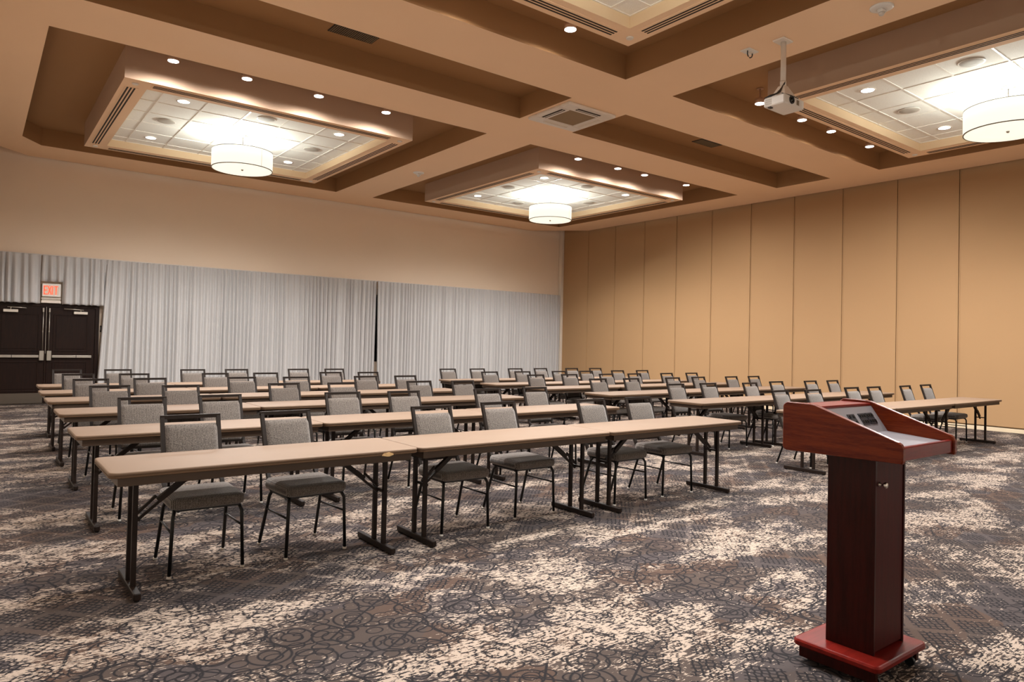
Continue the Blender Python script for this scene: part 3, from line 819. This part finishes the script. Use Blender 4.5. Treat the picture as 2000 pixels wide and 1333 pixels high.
# base
M['plate_grey'] = plain('dark_grey_control_plate', '35353a', .4)
bs = MB().loft([[(p[0]+L_(3.36), p[1]+K_(1.63), p[2]) for p in rounded(.485,.405,.03,z,i)] for z, i in ((.078,.006),(.084,0),(.100,0),(.108,.006),(.110,.012))], smooth=False)
bs.build('base_plate', M['mahog_x'], lc)
MB().rbox(L_(3.145),L_(3.17),K_(1.455),K_(1.81),.022,.079,.002).rbox(L_(3.55),L_(3.575),K_(1.455),K_(1.81),.022,.079,.002).rbox(L_(3.15),L_(3.57),K_(1.79),K_(1.81),.022,.079,.002).build('base_skirt', M['mahog_v'], lc)
for cx, cy in ((3.19,1.475),(3.53,1.475),(3.19,1.775),(3.53,1.775)):
    c_ = MB().rbox(L_(cx)-.014,L_(cx)+.014,K_(cy)-.012,K_(cy)+.012,.045,.079,.002)
    c_.loft([[(L_(cx)-.009,K_(cy)+.022*math.cos(a*PI/8),.022+.022*math.sin(a*PI/8)) for a in range(16)],[(L_(cx)+.009,K_(cy)+.022*math.cos(a*PI/8),.022+.022*math.sin(a*PI/8)) for a in range(16)]])
    c_.build('caster', M['black'], lc)
# column: carcass plus door with knob on the near side
MB().rbox(L_(3.225),L_(3.511),K_(1.518),K_(1.722),.110,1.012,.002).build('column', M['mahog_v'], lc)
MB().rbox(L_(3.222),L_(3.237),K_(1.500),K_(1.722),.110,1.010,.002).rbox(L_(3.501),L_(3.515),K_(1.498),K_(1.722),.110,1.010,.002).build('column_side', M['mahog_v'], lc)
dr = MB().rbox(L_(3.239),L_(3.499),K_(1.503),K_(1.520),.122,.995,.0015).build('door', M['mahog_door'], lc)
KN = Matrix.Translation((L_(3.262),K_(1.503),.872)) @ Matrix.Rotation(PI/2, 4, 'X')
lath_m([(.010,0),(.010,.004),(.005,.007),(.005,.018),(.012,.022),(.0145,.029),(.012,.035),(.004,.037)], KN, cap0=False).build('knob', M['chrome'], dr)
# desk
def side(x, name):
    prof = [(1.335,1.000),(1.330,1.012),(1.330,1.062),(1.340,1.082),(1.352,1.090),(1.722,1.219),(1.745,1.223),(1.862,1.223),(1.877,1.212),(1.882,1.200),(1.882,1.010),(1.877,.998),(1.865,.992)]
    mb = MB()
    cy = sum(p[0] for p in prof)/len(prof); cz = sum(p[1] for p in prof)/len(prof)
    def r_(ins): 
        o = []
        for y, z in prof:
            d = math.hypot(y-cy, z-cz); kx = 1-ins/d; o.append((cy+(y-cy)*kx, cz+(z-cz)*kx))
        return o
    rings_ = []
    for dx, ins in ((0,.005),(.004,0),(.023,0),(.027,.005)):
        rings_.append([(L_(x+dx),K_(y),z) for y, z in r_(ins)])
    mb.loft(rings_, smooth=False).build(name, M['mahog_h'], lc)
side(3.095, 'side_panel'); side(3.625, 'side_panel')
MB().rbox(L_(3.122),L_(3.625),K_(1.340),K_(1.362),1.010,1.068,.004).build('front_lip', M['mahog_x'], lc)
MB().rbox(L_(3.122),L_(3.625),K_(1.852),K_(1.872),1.005,1.210,.003).build('back_panel', M['mahog_x'], lc)
MB().rbox(L_(3.122),L_(3.625),K_(1.715),K_(1.853),1.192,1.210,.005).build('top_shelf', M['mahog_x'], lc)
MB().rbox(L_(3.122),L_(3.625),K_(1.362),K_(1.852),1.012,1.028,.003).build('bottom_panel', M['mahog_v'], lc)
w = MB()
w.loft([[(L_(3.123),K_(1.363),1.058),(L_(3.123),K_(1.632),1.078),(L_(3.123),K_(1.716),1.198),(L_(3.123),K_(1.716),1.170),(L_(3.123),K_(1.645),1.066),(L_(3.123),K_(1.363),1.046)],
        [(L_(3.624),K_(1.363),1.058),(L_(3.624),K_(1.632),1.078),(L_(3.624),K_(1.716),1.198),(L_(3.624),K_(1.716),1.170),(L_(3.624),K_(1.645),1.066),(L_(3.624),K_(1.363),1.046)]], smooth=False)
w.build('grey_work_surface', M['grey_panel'], lc)
# control plates on the slanted grey face
A0, B0 = Vector((0,K_(1.632),1.078)), Vector((0,K_(1.716),1.198))
def plate(u0, u1, a, b, name, rows_):
    d = (B0-A0); n = Vector((0,-d.z,d.y)).normalized()
    def pt(x, s, h): p = A0 + d*s + n*h; return (L_(x), p.y, p.z)
    p_ = MB().loft([[pt(u0,a,.0005),pt(u1,a,.0005),pt(u1,b,.0005),pt(u0,b,.0005)],[pt(u0,a,.004),pt(u1,a,.004),pt(u1,b,.004),pt(u0,b,.004)]], smooth=False).build(name, M['plate_grey'], lc)
    g = MB()
    for i in range(rows_[0]):
        for j in range(rows_[1]):
            x_ = u0 + (u1-u0)*(i+.5)/rows_[0]; s_ = a + (b-a)*(j+.5)/rows_[1]; e = .0065; es = .05
            g.loft([[pt(x_-e,s_-es,.004),pt(x_+e,s_-es,.004),pt(x_+e,s_+es,.004),pt(x_-e,s_+es,.004)],[pt(x_-e,s_-es,.0075),pt(x_+e,s_-es,.0075),pt(x_+e,s_+es,.0075),pt(x_-e,s_+es,.0075)]], smooth=False)
    g.build('socket', M['black'], p_)
plate(3.435, 3.50, .30, .72, 'control_plate', (3,2)); plate(3.508, 3.573, .30, .72, 'control_plate', (3,2)); plate(3.33, 3.395, .30, .72, 'control_plate', (2,2))

# ------------------------------------------------------------------ camera, world, colour
cam = bpy.data.cameras.new('camera'); cam.sensor_width = 36; cam.lens = 1368.1323/2000*36; cam.shift_y = -.009; cam.clip_end = 100
co = bpy.data.objects.new('camera', cam); COL.objects.link(co)
Fv, Rv, Uv = Vector((.60831707,.79350435,.01735498)), Vector((.79319608,-.6085645,.02211843)), Vector((-.0281126917,-.00031088932,.999604712))
Fv.normalize(); Rv = (Rv - Fv*Rv.dot(Fv)).normalized(); Uv = Rv.cross(Fv)
co.matrix_world = Matrix(((Rv.x,Uv.x,-Fv.x,0),(Rv.y,Uv.y,-Fv.y,0),(Rv.z,Uv.z,-Fv.z,1.47),(0,0,0,1)))
SC.camera = co
w = bpy.data.worlds.new('world'); SC.world = w; w.use_nodes = True
w.node_tree.nodes['Background'].inputs[0].default_value = (.02,.02,.02,1)
SC.view_settings.view_transform = 'Standard'; SC.view_settings.look = 'None'; SC.view_settings.gamma = 1; SC.view_settings.use_curve_mapping = False
SC.view_settings.exposure = EXPOSURE
SC.cycles.use_denoising = True; SC.cycles.max_bounces = 8; SC.cycles.diffuse_bounces = 6
